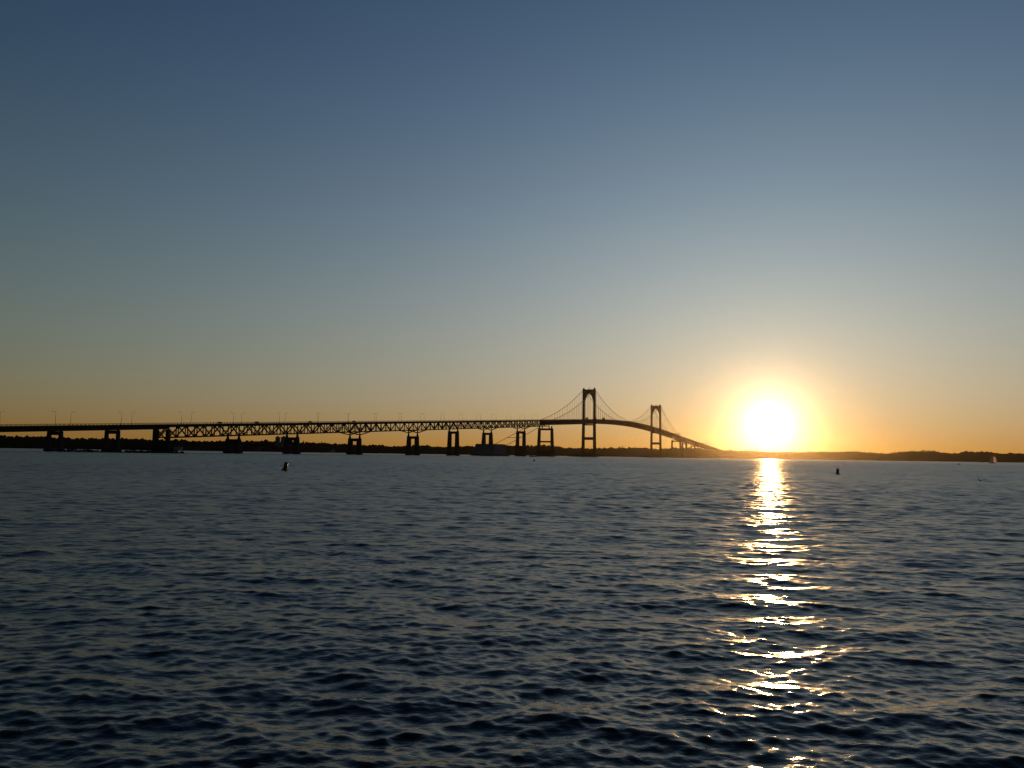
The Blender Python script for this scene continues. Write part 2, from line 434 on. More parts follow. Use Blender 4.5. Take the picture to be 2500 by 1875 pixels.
def build_woodland():
    bm = bmesh.new(); bmesh.ops.create_icosphere(bm, subdivisions=1, radius=1.0)
    bm.verts.ensure_lookup_table(); bm.verts.index_update()
    SV = np.array([v.co[:] for v in bm.verts]); SF = np.array([[v.index for v in f.verts] for f in bm.faces]); bm.free()
    rng = np.random.default_rng(5)
    Vs, Fs, off = [], [], 0
    def blob(c, r, rz):
        nonlocal off
        n = 1 + 0.22 * rng.normal(size=len(SV))[:, None]
        v = SV * n * np.array([r, r, rz]) + c
        Vs.append(v); Fs.append(SF + off); off += len(v)
    def leaves(c, r, rz, k, s):
        nonlocal off
        d = rng.normal(size=(k, 3)); d /= np.linalg.norm(d, axis=1)[:, None]; d[:, 2] = np.abs(d[:, 2]) * 0.9 - 0.1
        p = c + d * np.array([r, r, rz]) * rng.uniform(0.9, 1.2, (k, 1))
        j = rng.normal(size=(k, 3, 3)) * s
        dn = d + rng.normal(size=(k, 3)) * .25; dn /= np.linalg.norm(dn, axis=1)[:, None]
        j = j - (j * dn[:, None, :]).sum(-1, keepdims=True) * dn[:, None, :]      # lie roughly along the crown's surface
        t = j + p[:, None, :]
        Vs.append(t.reshape(-1, 3)); Fs.append(np.arange(3 * k).reshape(k, 3) + off); off += 3 * k
    trees = []
    for row, (dep, frac, step) in enumerate([(8, 0.34, 7.5), (28, 0.55, 7.5), (62, 0.75, 8), (110, 0.93, 8.5), (165, 1.0, 9)]):
        tx = -1.0
        while tx < 1.0:
            y = shore_dist(tx) + dep + rng.uniform(-9, 9)
            H = top_height(tx) * y + CAM_H
            top = H * frac * rng.uniform(0.84, 1.0) if row < 4 else H * (1.0 - abs(rng.normal()) * 0.06 + (0.04 if rng.random() < .12 else 0))
            top = max(top, 3.0)
            px = tx * FPX + 1250
            trees.append((tx * y, y, top, rng.uniform(3.6, 7.0)))
            tx += step / y * rng.uniform(0.6, 1.3)
    for x, y, top, r in trees:
        c = np.array([x, y, top - r * 0.8])
        blob(c, r, r * 0.8)
        for j in range(2):
            a = rng.uniform(0, 6.28); rr = r * rng.uniform(0.45, 0.7)
            blob(c + np.array([math.cos(a) * r * .8, math.sin(a) * r * .5, -r * rng.uniform(0.1, .7)]), rr, rr * .9)
        leaves(c, r, r * 0.8, 26, 0.55)
        if top > 9:
            blob(np.array([x, y, top * 0.42]), r * .95, top * 0.34)
    for px, k in ((1779, 1.16), (1784, 1.26), (1788, 1.12), (1797, 1.08), (1520, 1.12), (745, 1.1), (788, 1.08)):      # a few taller conifers on the skyline
        tx = (px - 1250) / FPX; y = shore_dist(tx) + 120; top = (top_height(tx) * y + CAM_H) * k
        for j in range(7):
            zz = top * (1 - .09 * j) - 1; rr = .9 + j * .55
            blob(np.array([tx * y, y, zz]), rr, 1.5); leaves(np.array([tx * y, y, zz]), rr, 1.2, 20, .5)
    V = np.concatenate(Vs); F = np.concatenate(Fs)
    o = big_mesh('woodland', V, F, M['leaf'], None, False)
    tag(o, 'dark continuous woodland along the far shore', None, None, 'stuff')
build_woodland()

# ------------------------------------------------------------------ the bridge
TH = R(66.032)
T1 = (139.29, 1483.9)
bridge = empty('suspension_bridge', (T1[0], T1[1], 0), TH)
tag(bridge, 'long suspension bridge with two pointed-arch towers and truss approach spans across the bay', 'bridge')
def bw(s, off, z=0.0):     # bridge coordinates -> world; off > 0 is the camera's side
    return (T1[0] + math.cos(TH) * s + math.sin(TH) * off, T1[1] + math.sin(TH) * s - math.cos(TH) * off, z)
def zr(s):                 # top of the railing
    if s > 488: s = 488 - s
    if s < 0: return 67.8 + 0.048 * s
    return 67.8 + 0.048 * s - 0.048 / 488 * s * s
def loft_strip(s0, s1, y0, y1, zt, zb, step=12.0):
    """lofted box along the deck, heights given below the rail top"""
    n = max(1, int(abs(s1 - s0) / step)); rings = []
    for i in range(n + 1):
        s = s0 + (s1 - s0) * i / n; z = zr(s)
        rings.append([(s, y0, z - zb), (s, y1, z - zb), (s, y1, z - zt), (s, y0, z - zt)])
    return rings
def railing(mb, s0, s1, y, pitch):
    mb.loft(loft_strip(s0, s1, y - .09, y + .09, 0.0, 0.16))
    mb.loft(loft_strip(s0, s1, y - .05, y + .05, 0.50, 0.60))
    n = int((s1 - s0) / pitch)
    for i in range(n + 1):
        s = s0 + (s1 - s0) * i / n; z = zr(s)
        mb.box(s - .11, s + .11, y - .08, y + .08, z - 1.1, z - .1)
    return mb

def deck_span(s0, s1, half=7.6, pitch=3.0):
    """road slab with kerbs, and a railing on each side"""
    d = MB().loft(loft_strip(s0, s1, -half, half, 1.1, 1.75))
    o = d.build('deck', M['concrete'], bridge)
    MB().loft(loft_strip(s0, s1, -half + .9, half - .9, 1.03, 1.096)).build('roadway', M['asphalt'], o)
    for y in (-half + .2, half - .2):
        railing(MB(), s0, s1, y, pitch).build('railing', M['steel'], o)
    return o

def pier(s, zcap, z0=-1.5, half=5.0, cw=2.0, cl=1.35, foot=True, wall=None, gap_strut=None, chord=None, capd=2.6, flare=1.0):
    p = empty('pier', (s, 0, 0), 0, bridge)
    if foot:
        m = MB()
        m.frust(0, 0, -2, 1.5, cl * 1.25 + 1.0, half + cw + 1.3, cl * 1.25 + .8, half + cw + 1.1)
        m.build('footing', M['wet'], p)
        z0 = 1.5
    for sg in (-1, 1):
        MB().frust(0, sg * (half + flare * .35), z0, zcap, cl * 1.25, cw * 1.18 + flare * .25, cl, cw, 0, sg * half).build('column', M['concrete'], p)
    MB().frust(0, 0, zcap - capd, zcap - 0.02, cl * .92, half - cw + .3, cl * .92, half - cw + .3).build('cap_beam', M['concrete'], p)
    if wall:
        MB().box(-cl * .7, cl * .7, -(half - cw + .5), half - cw + .5, z0, wall).build('web_wall', M['concrete'], p)
    if gap_strut:
        MB().box(-cl * .8, cl * .8, -(half - cw + .4), half - cw + .4, gap_strut[0], gap_strut[1]).build('strut', M['concrete'], p)
    if chord is not None:
        for sg in (-1, 1):
            MB().frust(0, sg * 5.75, zcap, chord, .9, .9, .45, .55).build('bearing', M['steel'], p)
    return p

TY = 5.75                  # half the distance between the two truss planes
ZT, ZB = 2.75, 10.7        # top and bottom chord below the rail
def truss_span(s0, s1, n, h0, h1, single=True):
    t = empty('truss_span', (0, 0, 0), 0, bridge)
    ss = [s0 + (s1 - s0) * i / n for i in range(n + 1)]
    brace = MB(); lump = MB()
    def put(name, a, b, w, h):
        if single: member(name, a, b, w, h, M['steel'], t)
        else: lump.bar(a, b, w, h)
    for sg in (-1, 1):
        y = sg * TY
        put('top_chord', (s0, y, zr(s0) - ZT), (s1, y, zr(s1) - ZT), .95, .8)
        put('bottom_chord', (s0, y, zr(s0) - ZB), (s1, y, zr(s1) - ZB), .85, .8)
        for i in range(n + 1):
            s = ss[i]
            if i < n or s1 in ENDS:
                put('vertical', (s, y, zr(s) - ZB), (s, y, zr(s) - ZT), .62 if i % 2 else .75, .6)
        for i in range(n):
            up = (i % 2 == 0)
            a, b = ss[i], ss[i + 1]
            za, zb_ = (zr(a) - ZB, zr(b) - ZT) if up else (zr(a) - ZT, zr(b) - ZB)
            put('diagonal', (a, y, za), (b, y, zb_), .85, .62)
        for (sp, sgn, hh) in ((s0, 1, h0), (s1, -1, h1)):
            if not hh: continue
            k = 2 * (s1 - s0) / n * sgn
            put('haunch_chord', (sp, y, zr(sp) - ZB - 3.0), (sp + k, y, zr(sp + k) - ZB - .1), .85, .8)
            put('haunch_post', (sp + k / 2, y, zr(sp + k / 2) - ZB - 1.5), (sp + k / 2, y, zr(sp + k / 2) - ZB), .5, .5)
            if sgn == 1 or s1 in ENDS:
                put('haunch_post', (sp, y, zr(sp) - ZB - 3.1), (sp, y, zr(sp) - ZB), 1.0, .9)
    # floor beams and thin sway and lateral bracing between the planes
    for i, s in enumerate(ss):
        brace.bar((s, -7.2, zr(s) - 2.35), (s, 7.2, zr(s) - 2.35), .45, 1.1)
        brace.bar((s, -TY, zr(s) - ZB + .2), (s, TY, zr(s) - ZB + .2), .4)
        brace.bar((s, -TY, zr(s) - ZB + .3), (s, 0, zr(s) - ZT - 3.5), .22)
        brace.bar((s, TY, zr(s) - ZB + .3), (s, 0, zr(s) - ZT - 3.5), .22)
        if i < n:
            e = ss[i + 1]
            brace.bar((s, -TY, zr(s) - ZB), (e, TY, zr(e) - ZB), .25)
            brace.bar((s, TY, zr(s) - ZB), (e, -TY, zr(e) - ZB), .25)
    o = brace.build('cross_bracing', M['steel'], t); o['kind'] = 'stuff'
    for y in (-6.6, -2.2, 2.2, 6.6):
        MB().loft(loft_strip(s0, s1, y - .2, y + .2, 1.76, 2.5)).build('stringer', M['steel'], t)
    if not single:
        o = lump.build('truss_web', M['steel'], t); o['kind'] = 'stuff'
    return t

# near (Newport-side) approach ------------------------------------------------
P = [-1095, -1052, -1009.3, -966.2, -894, -821, -725, -613, -517, -421, -308.5, -211]
ENDS = {-211, 699}
for a, b in ((-1138, -1095), (-1095, -1052), (-1052, -1009.3), (-1009.3, -966.2)):
    d = deck_span(a + .05, b - .05)
    for y in (-5.4, -1.8, 1.8, 5.4):
        g = MB().loft(loft_strip(a + .05, b - .05, y - .2, y + .2, 1.76, 4.5))
        g.loft(loft_strip(a + .05, b - .05, y - .45, y + .45, 4.5, 4.6))
        for k in range(1, 8):
            s = a + (b - a) * k / 8
            g.box(s - .06, s + .06, y - .4, y + .4, zr(s) - 4.5, zr(s) - 1.8)
        g.build('plate_girder', M['steel'], d)
for a, b in ((-966.2, -894), (-894, -821), (-821, -725), (-725, -613), (-613, -517), (-517, -421), (-421, -308.5), (-308.5, -211)):
    deck_span(a + .05, b - .05)
for a, b, n, h0, h1 in ((-966.2, -894, 8, 0, 0), (-894, -821, 8, 0, 0), (-821, -725, 10, 0, 1), (-725, -613, 12, 1, 1), (-613, -517, 10, 1, 0),
                        (-517, -421, 10, 0, 1), (-421, -308.5, 12, 1, 1), (-308.5, -211, 10, 1, 0)):
    truss_span(a, b, n, h0, h1)
for s, zc in ((-1138, 8.6), (-1095, 10.6), (-1052, 12.6), (-1009.3, 14.6)):
    p = pier(s, zc, half=5.4, cw=1.15, cl=0.75, capd=2.4, flare=.3)
    for y in (-5.4, 5.4):
        MB().box(-.6, .6, y - .5, y + .5, zc, zr(s) - 4.6).build('bearing', M['steel'], p)
# the taller pier where girders give way to trusses
p2 = empty('pier', (-966.2, 0, 0), 0, bridge)
MB().frust(0, 0, -2, 8.0, 2.6, 8.6, 2.2, 8.0).build('footing', M['wet'], p2)
for sg, w, zt in ((-1, 1.3, zr(-969) - 4.7), (1, 2.0, zr(-969) - 4.7)):
    MB().frust(-.6, sg * 6.0, 7.9, zt, 1.2, w, 1.1, w).build('column', M['concrete'], p2)
for sg in (-1, 1):
    MB().bar((-1.0, sg * -4.0, 9.5), (-1.0, sg * 4.0, zr(-966) - 5.2), .7).build('brace', M['steel'], p2)
    MB().frust(.9, sg * 5.75, 8.4, zr(-966.2) - ZB - .4, .6, .6, .45, .45).build('bearing', M['steel'], p2)
for s, zc, hh in ((-894, 11.3, 0), (-821, 14.6, 0), (-725, 15.9, 1), (-613, 20.9, 1), (-517, 29.3, 0), (-421, 30.5, 1), (-308.5, 36.0, 1)):
    pier(s, zc, chord=zr(s) - ZB - (3.3 if hh else .3), foot=(s != -421), z0=15.6, wall=15.0 if s == -308.5 else None,
         capd=3.0 if s != -308.5 else 3.4)
# anchorage: a concrete block that the cables run down into; one pier stands on it
def anchorage(s, d, m1='anchor', m2='concrete'):
    a = empty('anchorage', (s, 0, 0), 0 if d > 0 else math.pi, bridge)
    rings = []
    MB().raw([(-22, -15, 1.9), (24, -15, 1.9), (24, 15, 1.9), (-22, 15, 1.9), (-12, -14.4, 15.7), (20, -14.4, 15.7), (20, 14.4, 15.7), (-12, 14.4, 15.7)], CUBE_F).build('block', M[m1], a)
    MB().frust(1.5, 0, -2, 2.0, 25.5, 16.5, 25, 16).build('footing', M['wet'], a)
    for y in (-10.3, 10.3):
        MB().frust(31, y, 9.5, 13.6, 9.5, 2.4, 7.0, 1.8).build('cable_housing', M[m2], a)
        MB().box(26.6, 38, y - 2.2, y + 2.2, -2, 9.5).build('housing_leg', M[m2], a)
    return a
anchorage(-414, 1)

# suspended spans -------------------------------------------------------------
TWR = 10.3
def tower(s):
    t = empty('tower', (s, 0, 0), 0, bridge)
    zd = zr(0)
    MB().frust(0, 0, -3, 7.5, 9.5, 15.2, 8.6, 14.4).build('footing', M['wet'], t)
    MB().frust(0, 25, -3, 3.2, 7.5, 11.0, 6.8, 10.4).build('fender', M['wet'], t)
    for sg in (-1, 1):
        m = MB()
        m.frust(0, sg * 10.9, 7.4, zd - 8, 3.1, 2.15, 2.7, 1.85, 0, sg * TWR)
        m.frust(0, sg * TWR, zd - 8, 121.4, 2.7, 1.85, 2.2, 1.75, 0, sg * 10.1)
        leg = m.build('leg', M['tower'], t)
        # fluted edge of the leg
        MB().frust(0, sg * 12.6, 8, 121.0, .7, .35, .6, .3, 0, sg * 11.75).build('leg_rib', M['tower'], leg)
        MB().frust(0, sg * 10.1, 121.3, 124.9, 1.9, 1.1, .15, .12).build('pinnacle', M['tower'], t)
        MB().frust(0, sg * 10.1, 121.3, 122.6, 2.8, 1.3, 2.4, 1.1).build('cable_saddle', M['tower'], t)
    # pointed-arch portal above the road
    n = 14; inner = 8.35; zs, za = 99.5, 113.2
    left = []
    for i in range(n + 1):
        u = i / n
        # lancet arch: arc of a circle centred on the far side
        y = inner * (1 - u ** 1.05); h = zs + (za - zs) * math.sin(u * math.pi / 2) ** 0.92 if u else zs
        left.append((y, h))
    for sg in (-1, 1):
        ring_f = [(1.55, sg * y, z) for y, z in left] + [(1.55, 0, 121.0), (1.55, sg * inner, 121.0)]
        k = len(ring_f)
        ring_b = [(-1.55, y, z) for x, y, z in ring_f]
        v = ring_f + ring_b
        f = []
        # fill fan against the top edge, split in strips so faces stay convex
        m = MB()
        top = [(sg * y, 121.0) for y, z in left]
        for i in range(n):
            a0, a1 = left[i], left[i + 1]
            m.raw([(-1.55, sg * a0[0], a0[1]), (1.55, sg * a0[0], a0[1]), (1.55, sg * a1[0], a1[1]), (-1.55, sg * a1[0], a1[1]),
                   (-1.55, sg * a0[0], 121.0), (1.55, sg * a0[0], 121.0), (1.55, sg * a1[0], 121.0), (-1.55, sg * a1[0], 121.0)], CUBE_F)
        m.build('arched_portal', M['tower'], t)
    # little A-frame over the middle of the top strut
    aF = MB(); aF.bar((0, -1.5, 121), (0, 0, 124.6), .35); aF.bar((0, 1.5, 121), (0, 0, 124.6), .35); aF.bar((0, -.9, 122.6), (0, .9, 122.6), .25)
    aF.build('finial_frame', M['tower'], t)
    MB().box(-1.5, 1.5, -8.6, 8.6, zd - 11.6, zd - 9.5).build('deck_strut', M['tower'], t)
    MB().box(-1.6, 1.6, -9.0, 9.0, 30.2, 35.2).build('lower_strut', M['tower'], t)
    return t
tower(0); tower(488)

def stiff_span(s0, s1):
    d = deck_span(s0, s1, 8.6, 4.0)
    n = max(2, int(round((s1 - s0) / 6.1)))
    for y in (-9.35, 9.35):
        g = MB().loft(loft_strip(s0, s1, y - .10, y + .10, 1.2, 8.6, 6.1))
        g.loft(loft_strip(s0, s1, y - .42, y + .42, 0.9, 1.9, 6.1)); g.loft(loft_strip(s0, s1, y - .42, y + .42, 8.0, 8.9, 6.1))
        for i in range(n + 1):
            s = s0 + (s1 - s0) * i / n
            g.box(s - .22, s + .22, y - .36, y + .36, zr(s) - 8.1, zr(s) - 1.7)
        g.build('stiffening_girder', M['tower'], d)
    fb = MB()
    for i in range(n // 2 + 1):
        s = s0 + (s1 - s0) * i / (n // 2)
        fb.box(s - .3, s + .3, -9.2, 9.2, zr(s) - 3.4, zr(s) - 1.76)
        fb.bar((s, -9.2, zr(s) - 8.4), (s, 9.2, zr(s) - 8.4), .5)
    o = fb.build('floor_beams', M['tower'], d); o['kind'] = 'stuff'
stiff_span(-210.5, -1.9); stiff_span(-1.85, 244); stiff_span(244.05, 489.85); stiff_span(489.9, 698.5)

def cable_z(s):
    if s < -203: return 58.0 + 0.2427 * (s + 203)
    if s < 0: return 121.5 + 0.3128 * s + 28 * (s / 203) * (1 + s / 203)
    if s <= 244: return 73.4 + 48.1 * ((244 - s) / 244) ** 2
    return cable_z(488 - s)
for y in (-10.1, 10.1):
    ss = [-392] + list(np.arange(-380, -202, 30)) + list(np.arange(-203, 0, 9)) + list(np.arange(0, 488.1, 8)) + list(np.arange(497, 692, 9)) + [691] + list(np.arange(700, 880, 30)) + [880]
    c = MB().tube([(s, y, cable_z(s)) for s in ss], 0.36, 8).build('main_cable', M['cable'], bridge, True)
    for s in list(np.arange(-195.2, -5, 12.2)) + list(np.arange(12.2, 480, 12.2)) + list(np.arange(500.2, 690, 12.2)):
        zb, zt = zr(s) - 1.4, cable_z(s)
        if zt - zb > 1.0:
            member('hanger', (s, y, zb), (s, y, zt), .26, .26, M['cable'], c)
    for s in list(np.arange(-195.2, -5, 24.4)) + list(np.arange(12.2, 480, 24.4)):
        MB().box(s - .4, s + .4, y - .42, y + .42, cable_z(s) - .42, cable_z(s) + .42).build('cable_band', M['cable'], c)
    if y < 0:
        for s in (440, 450, 460, 472, 500, 512, 523, 534):
            m = MB().box(s - 1.0, s + 1.0, y - 1.2, y + 1.2, cable_z(s) - 1.3, cable_z(s) - .9)
            for dx in (-.9, .9):
                for dy in (-1.1, 1.1):
                    m.bar((s + dx, y + dy, cable_z(s) - 1.0), (s + dx, y + dy, cable_z(s) + .8), .12)
            m.box(s - 1, s + 1, y - 1.2, y + 1.2, cable_z(s) + .7, cable_z(s) + .9)
            m.box(s - 1, s + 1, y - 1.15, y - 1.05, cable_z(s) - .9, cable_z(s) + .3); m.box(s - 1, s + 1, y + 1.05, y + 1.15, cable_z(s) - .9, cable_z(s) + .3)
            m.build('work_cage', M['black'], c)
MB().box(-333.6, -332.4, -10.4, 10.4, 25.9, 26.5).build('cable_walkway', M['steel'], bridge)
def cable_bent(s):
    p = empty('pier', (s, 0, 0), 0, bridge)
    MB().frust(0, 0, -2, 10.5, 5.2, 14.2, 4.6, 13.6).build('footing', M['wet'], p)
    for sg in (-1, 1):
        MB().frust(0, sg * 11.4, 10.4, 43.7, 2.2, 2.2, 1.7, 1.8, 0, sg * 10.4).build('column', M['concrete'], p)
        MB().box(-1, 1, sg * 10.1 - .7, sg * 10.1 + .7, 43.7, 47.2).build('bearing', M['steel'], p)
        MB().box(-.8, .8, sg * 5.75 - .6, sg * 5.75 + .6, 43.7, zr(s) - ZB - .45).build('bearing', M['steel'], p)
    MB().box(-1.5, 1.5, -8.7, 8.7, 40.6, 43.6).build('cap_beam', M['concrete'], p)
    MB().box(-1.4, 1.4, -9.2, 9.2, 21.6, 24.0).build('strut', M['concrete'], p)
cable_bent(-211); cable_bent(699)

# far (western) approach ------------------------------------------------------
FP = [699, 796.5, 909, 1005, 1101, 1213, 1309, 1382, 1470]
for i in range(len(FP) - 1):
    a, b = FP[i], FP[i + 1]
    deck_span(a + .05, b - .05, 7.6, 5.0)
    truss_span(a, b, 10, i % 2, 1 - i % 2, single=False)
for s in (796.5, 909, 1005, 1101, 1213, 1309, 1382, 1470):
    pier(s, zr(s) - ZB - 3.5, chord=zr(s) - ZB - .3, foot=s < 1250, z0=0, wall=None)
anchorage(902, -1, 'wet', 'wet')

# overhead sign gantries on the far approach
for i, s in enumerate((712, 1079)):
    g = empty('sign_gantry', bw(s, 0, zr(s) - 1.1), TH)
    tag(g, ('overhead sign gantry on the bridge deck just past the farther tower', 'overhead sign gantry low on the far end of the bridge near the trees')[i], 'gantry', 'overhead gantries on the bridge')
    for y in (-8.2, 8.2):
        MB().box(-.25, .25, y - .25, y + .25, -.3, 6.6).build('post', M['lamp'], g)
    MB().box(-.5, .5, -8.6, 8.6, 5.6, 6.6).build('truss_beam', M['lamp'], g)
    MB().box(-.72, -.52, -7.6, -2.0, 4.9, 6.9).build('sign_panel', M['steel'], g)

# ------------------------------------------------------------------ street lamps on the bridge
def make_lamp():
    t = empty('street_lamp')
    MB().lathe([(.2, 0), (.2, .5), (.12, .6)], 8).build('base', M['lamp'], t)
    pts = [(0, 0, .5), (0, 0, 7.8)]
    for k in range(1, 7):
        a = k / 6 * math.pi / 2
        pts.append((0, 1.0 - 1.0 * math.cos(a), 7.8 + 1.0 * math.sin(a)))
    pts.append((0, 2.6, 8.95))
    MB().tube(pts, [.11, .09] + [.075] * 6 + [.06], 8).build('pole', M['lamp'], t, True)
    MB().loft([[(-.07, 2.45, 8.86), (.07, 2.45, 8.86), (.07, 2.45, 9.02), (-.07, 2.45, 9.02)], [(-.2, 2.8, 8.82), (.2, 2.8, 8.82), (.17, 2.8, 9.06), (-.17, 2.8, 9.06)],
               [(-.2, 3.3, 8.84), (.2, 3.3, 8.84), (.15, 3.3, 9.02), (-.15, 3.3, 9.02)], [(-.08, 3.5, 8.9), (.08, 3.5, 8.9), (.08, 3.5, 8.98), (-.08, 3.5, 8.98)]]).build('lamp_head', M['lamp'], t)
    return t
NEAR = [-1057.7, -1008.7, -955.9, -902.3, -847.4, -793.7, -747.1, -698.7, -649.6, -601.5, -554.5, -506.2, -456.8, -409.5, -362.3, -312, -263]
FAR = [-1083.6, -1035.9, -987.7, -932.5, -877.6, -822.8, -776.4, -727.2, -680.4, -632, -584.8, -537, -489.2, -440.5, -394, -345.2, -297, -248]
proto = make_lamp(); used = False
for side, lst in (('near', NEAR), ('far', FAR)):
    for i, s in enumerate(lst):
        o = proto if not used else copy_tree(proto); used = True
        sg = 1 if side == 'near' else -1
        o.location = bw(s, sg * 7.1, zr(s) - 1.1); o.rotation_euler = (0, 0, TH + (0 if sg > 0 else math.pi))
        arm = 'arm reaching away' if sg > 0 else 'arm reaching closer'
        tag(o, f'{ORD[i]} lamp from the left on the {side} railing of the bridge, {arm}', 'street lamp', 'street lamps along the bridge')

# ------------------------------------------------------------------ vehicles on the bridge
def wheel(parent, x, y, r, w):
    o = MB().tube([(x, y - w / 2, r), (x, y + w / 2, r)], r, 12).build('wheel', M['black'], parent)
    MB().tube([(x, y - w / 2 - .01, r), (x, y + w / 2 + .01, r)], r * .55, 10).build('rim', M['lamp'], o)
def make_car(name='car'):
    t = empty(name)
    body = [[(x, -w, z0), (x, w, z0), (x, w, z1), (x, -w, z1)] for x, w, z0, z1 in
            ((-2.2, .72, .45, .8), (-2.05, .84, .3, .95), (-.9, .88, .28, 1.0), (.9, .88, .28, .98), (2.0, .82, .3, .85), (2.2, .65, .42, .7))]
    MB().loft(body).build('body', M['carpaint'], t)
    MB().frust(-.2, 0, .98, 1.5, 1.55, .78, .95, .62).build('cabin', M['glass'], t)
    MB().box(-1.1, .72, -.6, .6, 1.5, 1.54).build('roof', M['carpaint'], t)
    for x in (-1.35, 1.35):
        for y in (-.8, .8): wheel(t, x, y, .33, .2)
    return t
def make_truck():
    t = empty('box_truck')
    MB().box(-6.2, 2.0, -1.2, 1.2, 1.1, 3.7).build('cargo_box', M['truckbox'], t)
    MB().loft([[(x, -1.1, .6), (x, 1.1, .6), (x, 1.1, z), (x, -1.1, z)] for x, z in ((2.2, 2.9), (3.2, 2.9), (3.9, 1.9), (4.4, 1.6))]).build('cab', M['carpaint'], t)
    MB().box(-6.0, 2.2, -.9, .9, .7, 1.08).build('chassis', M['black'], t)
    MB().box(2.6, 3.1, -1.12, 1.12, 1.9, 2.6).build('side_window', M['glass'], t)
    for x in (-5.0, -3.8, 3.4):
        for y in (-1.0, 1.0): wheel(t, x, y, .5, .3)
    return t
car0, tr0 = make_car(), make_truck()
VEH = [(car0, -913, 'car', 'dark car on the bridge above the first truss span'), (car0, -871, 'car', 'dark car on the bridge above the second truss span'),
       (car0, -800, 'car', 'dark car on the bridge just past the pier above the two tower blocks'), (car0, -732, 'car', 'dark car on the bridge over the first haunched pier'),
       (tr0, -20, 'truck', 'box truck passing between the legs of the nearer tower'), (tr0, 26, 'truck', 'box truck just beyond the nearer tower'),
       (tr0, 78, 'truck', 'second box truck beyond the nearer tower, following the first'), (car0, 226, 'car', 'dark car at the crest of the suspended main span')]
seen = set()
for pr, s, cat, lab in VEH:
    o = pr if pr not in seen else copy_tree(pr); seen.add(pr)
    o.location = bw(s, 3.2, zr(s) - 1.025); o.rotation_euler = (0, -math.atan(zr(s + 1) - zr(s)), TH)
    tag(o, lab, cat, 'vehicles crossing the bridge')

# ------------------------------------------------------------------ buildings on the far shore
def tower_block(x, y, w, d, h, floors, label):
    t = empty('apartment_block', (x, y, 0), 0)
    tag(t, label, 'building', 'twin apartment blocks beyond the bridge')
    MB().box(-w / 2, w / 2, -d / 2, d / 2, 0, h).build('wall', M['wall'], t)
    r = MB().box(-w / 2 - .3, w / 2 + .3, -d / 2 - .3, d / 2 + .3, h, h + .7).build('roof', M['roof'], t)
    MB().box(-w / 4, w / 5, -2, 2, h + .7, h + 3.0).build('plant_room', M['wall'], r)
    me = None
    for f in range(floors):
        z = h - 2.6 - f * 3.0
        for k in range(4):
            cx = -w / 2 + (k + .5) * w / 4
            if me is None:
                o = MB().box(-w / 11, w / 11, -.06, .06, -.8, .8).build('window', M['glass'], t); me = o.data
            else:
                o = bpy.data.objects.new('window', me); COL.objects.link(o); o.parent = t
            o.location = (cx, -d / 2 - .04, z)
tower_block(-534, 1895, 8.0, 12, 33.6, 6, 'slim grey apartment block above the trees, the narrower of two beside a bridge pier')
tower_block(-521.5, 1900, 11.0, 12, 33.8, 6, 'wider grey apartment block above the trees, right beside a bridge pier')

def house(x, y, w, d, h, rz, label, wallm):
    t = empty('shore_house', (x, y, .9), rz)
    tag(t, label, 'house', 'houses along the far shore')
    MB().box(-w / 2, w / 2, -d / 2, d / 2, -1.5, h).build('wall', wallm, t)
    m = MB(); e = .5
    m.raw([(-w / 2 - e, -d / 2 - e, h - .2), (w / 2 + e, -d / 2 - e, h - .2), (w / 2 + e, d / 2 + e, h - .2), (-w / 2 - e, d / 2 + e, h - .2), (-w / 2 - e, 0, h + d * .42), (w / 2 + e, 0, h + d * .42)],
          [(0, 1, 5, 4), (2, 3, 4, 5), (0, 4, 3), (1, 2, 5), (3, 2, 1, 0)])
    r = m.build('roof', M['roof'], t)
    MB().box(w * .22, w * .22 + .9, -.5, .5, h + d * .2, h + d * .42 + 1.2).build('chimney', M['wall'], r)
    for k in range(3):
        MB().box(-w / 2 + (k + .5) * w / 3 - .6, -w / 2 + (k + .5) * w / 3 + .6, -d / 2 - .05, -d / 2 + .05, h * .45, h * .45 + 1.4).build('window', M['glass'], t)
for i, (px, w, h, lab) in enumerate(((440, 16, 6.5, 'long pale house at the water behind the first truss span'), (815, 9, 5.5, 'small pale house at the water behind the third truss span'),
                                 (640, 12, 5.0, 'low pale house on the shore behind the second truss span'), (1060, 10, 5.0, 'small grey house on the shore behind the fifth truss span'))):
    tx = (px - 1250) / FPX; y = shore_dist(tx) + 14 * math.sin(tx * 37) + 7 * math.sin(tx * 91 + 1) + 5
    house(tx * y, y, w, 8, h, .2 * math.sin(px), lab, M['palewall'] if i != 3 else M['wall'])

# ------------------------------------------------------------------ rock breakwater in front of the first piers
def rock(rng, c, r, m):
    bm = bmesh.new(); bmesh.ops.create_icosphere(bm, subdivisions=1, radius=1.0)
    k = rng.uniform(.7, 1.3, 3)
    v = [tuple(np.array(p.co[:]) * (1 + .22 * rng.normal()) * k * r + c) for p in bm.verts]
    bm.verts.index_update(); f = [tuple(q.index for q in p.verts) for p in bm.faces]; bm.free()
    m.raw(v, f)
rng = np.random.default_rng(3)
br = empty('rock_breakwater', (-225, 478, 0))
tag(br, 'low dark rock breakwater with bushes lying in front of the first bridge piers', 'breakwater')
m = MB()
AX = [(-37, 4.0), (-12, -4.0), (6, -5.5), (24, 4.0), (31, 9.0)]
core = []
for x, y in AX:
    core.append([(x, y - 3.2, -1.5), (x, y + 4.5, -1.5), (x, y + 2.4, .55), (x, y - 1.4, .55)])
MB().loft(core).build('rubble_core', M['rock'], br)
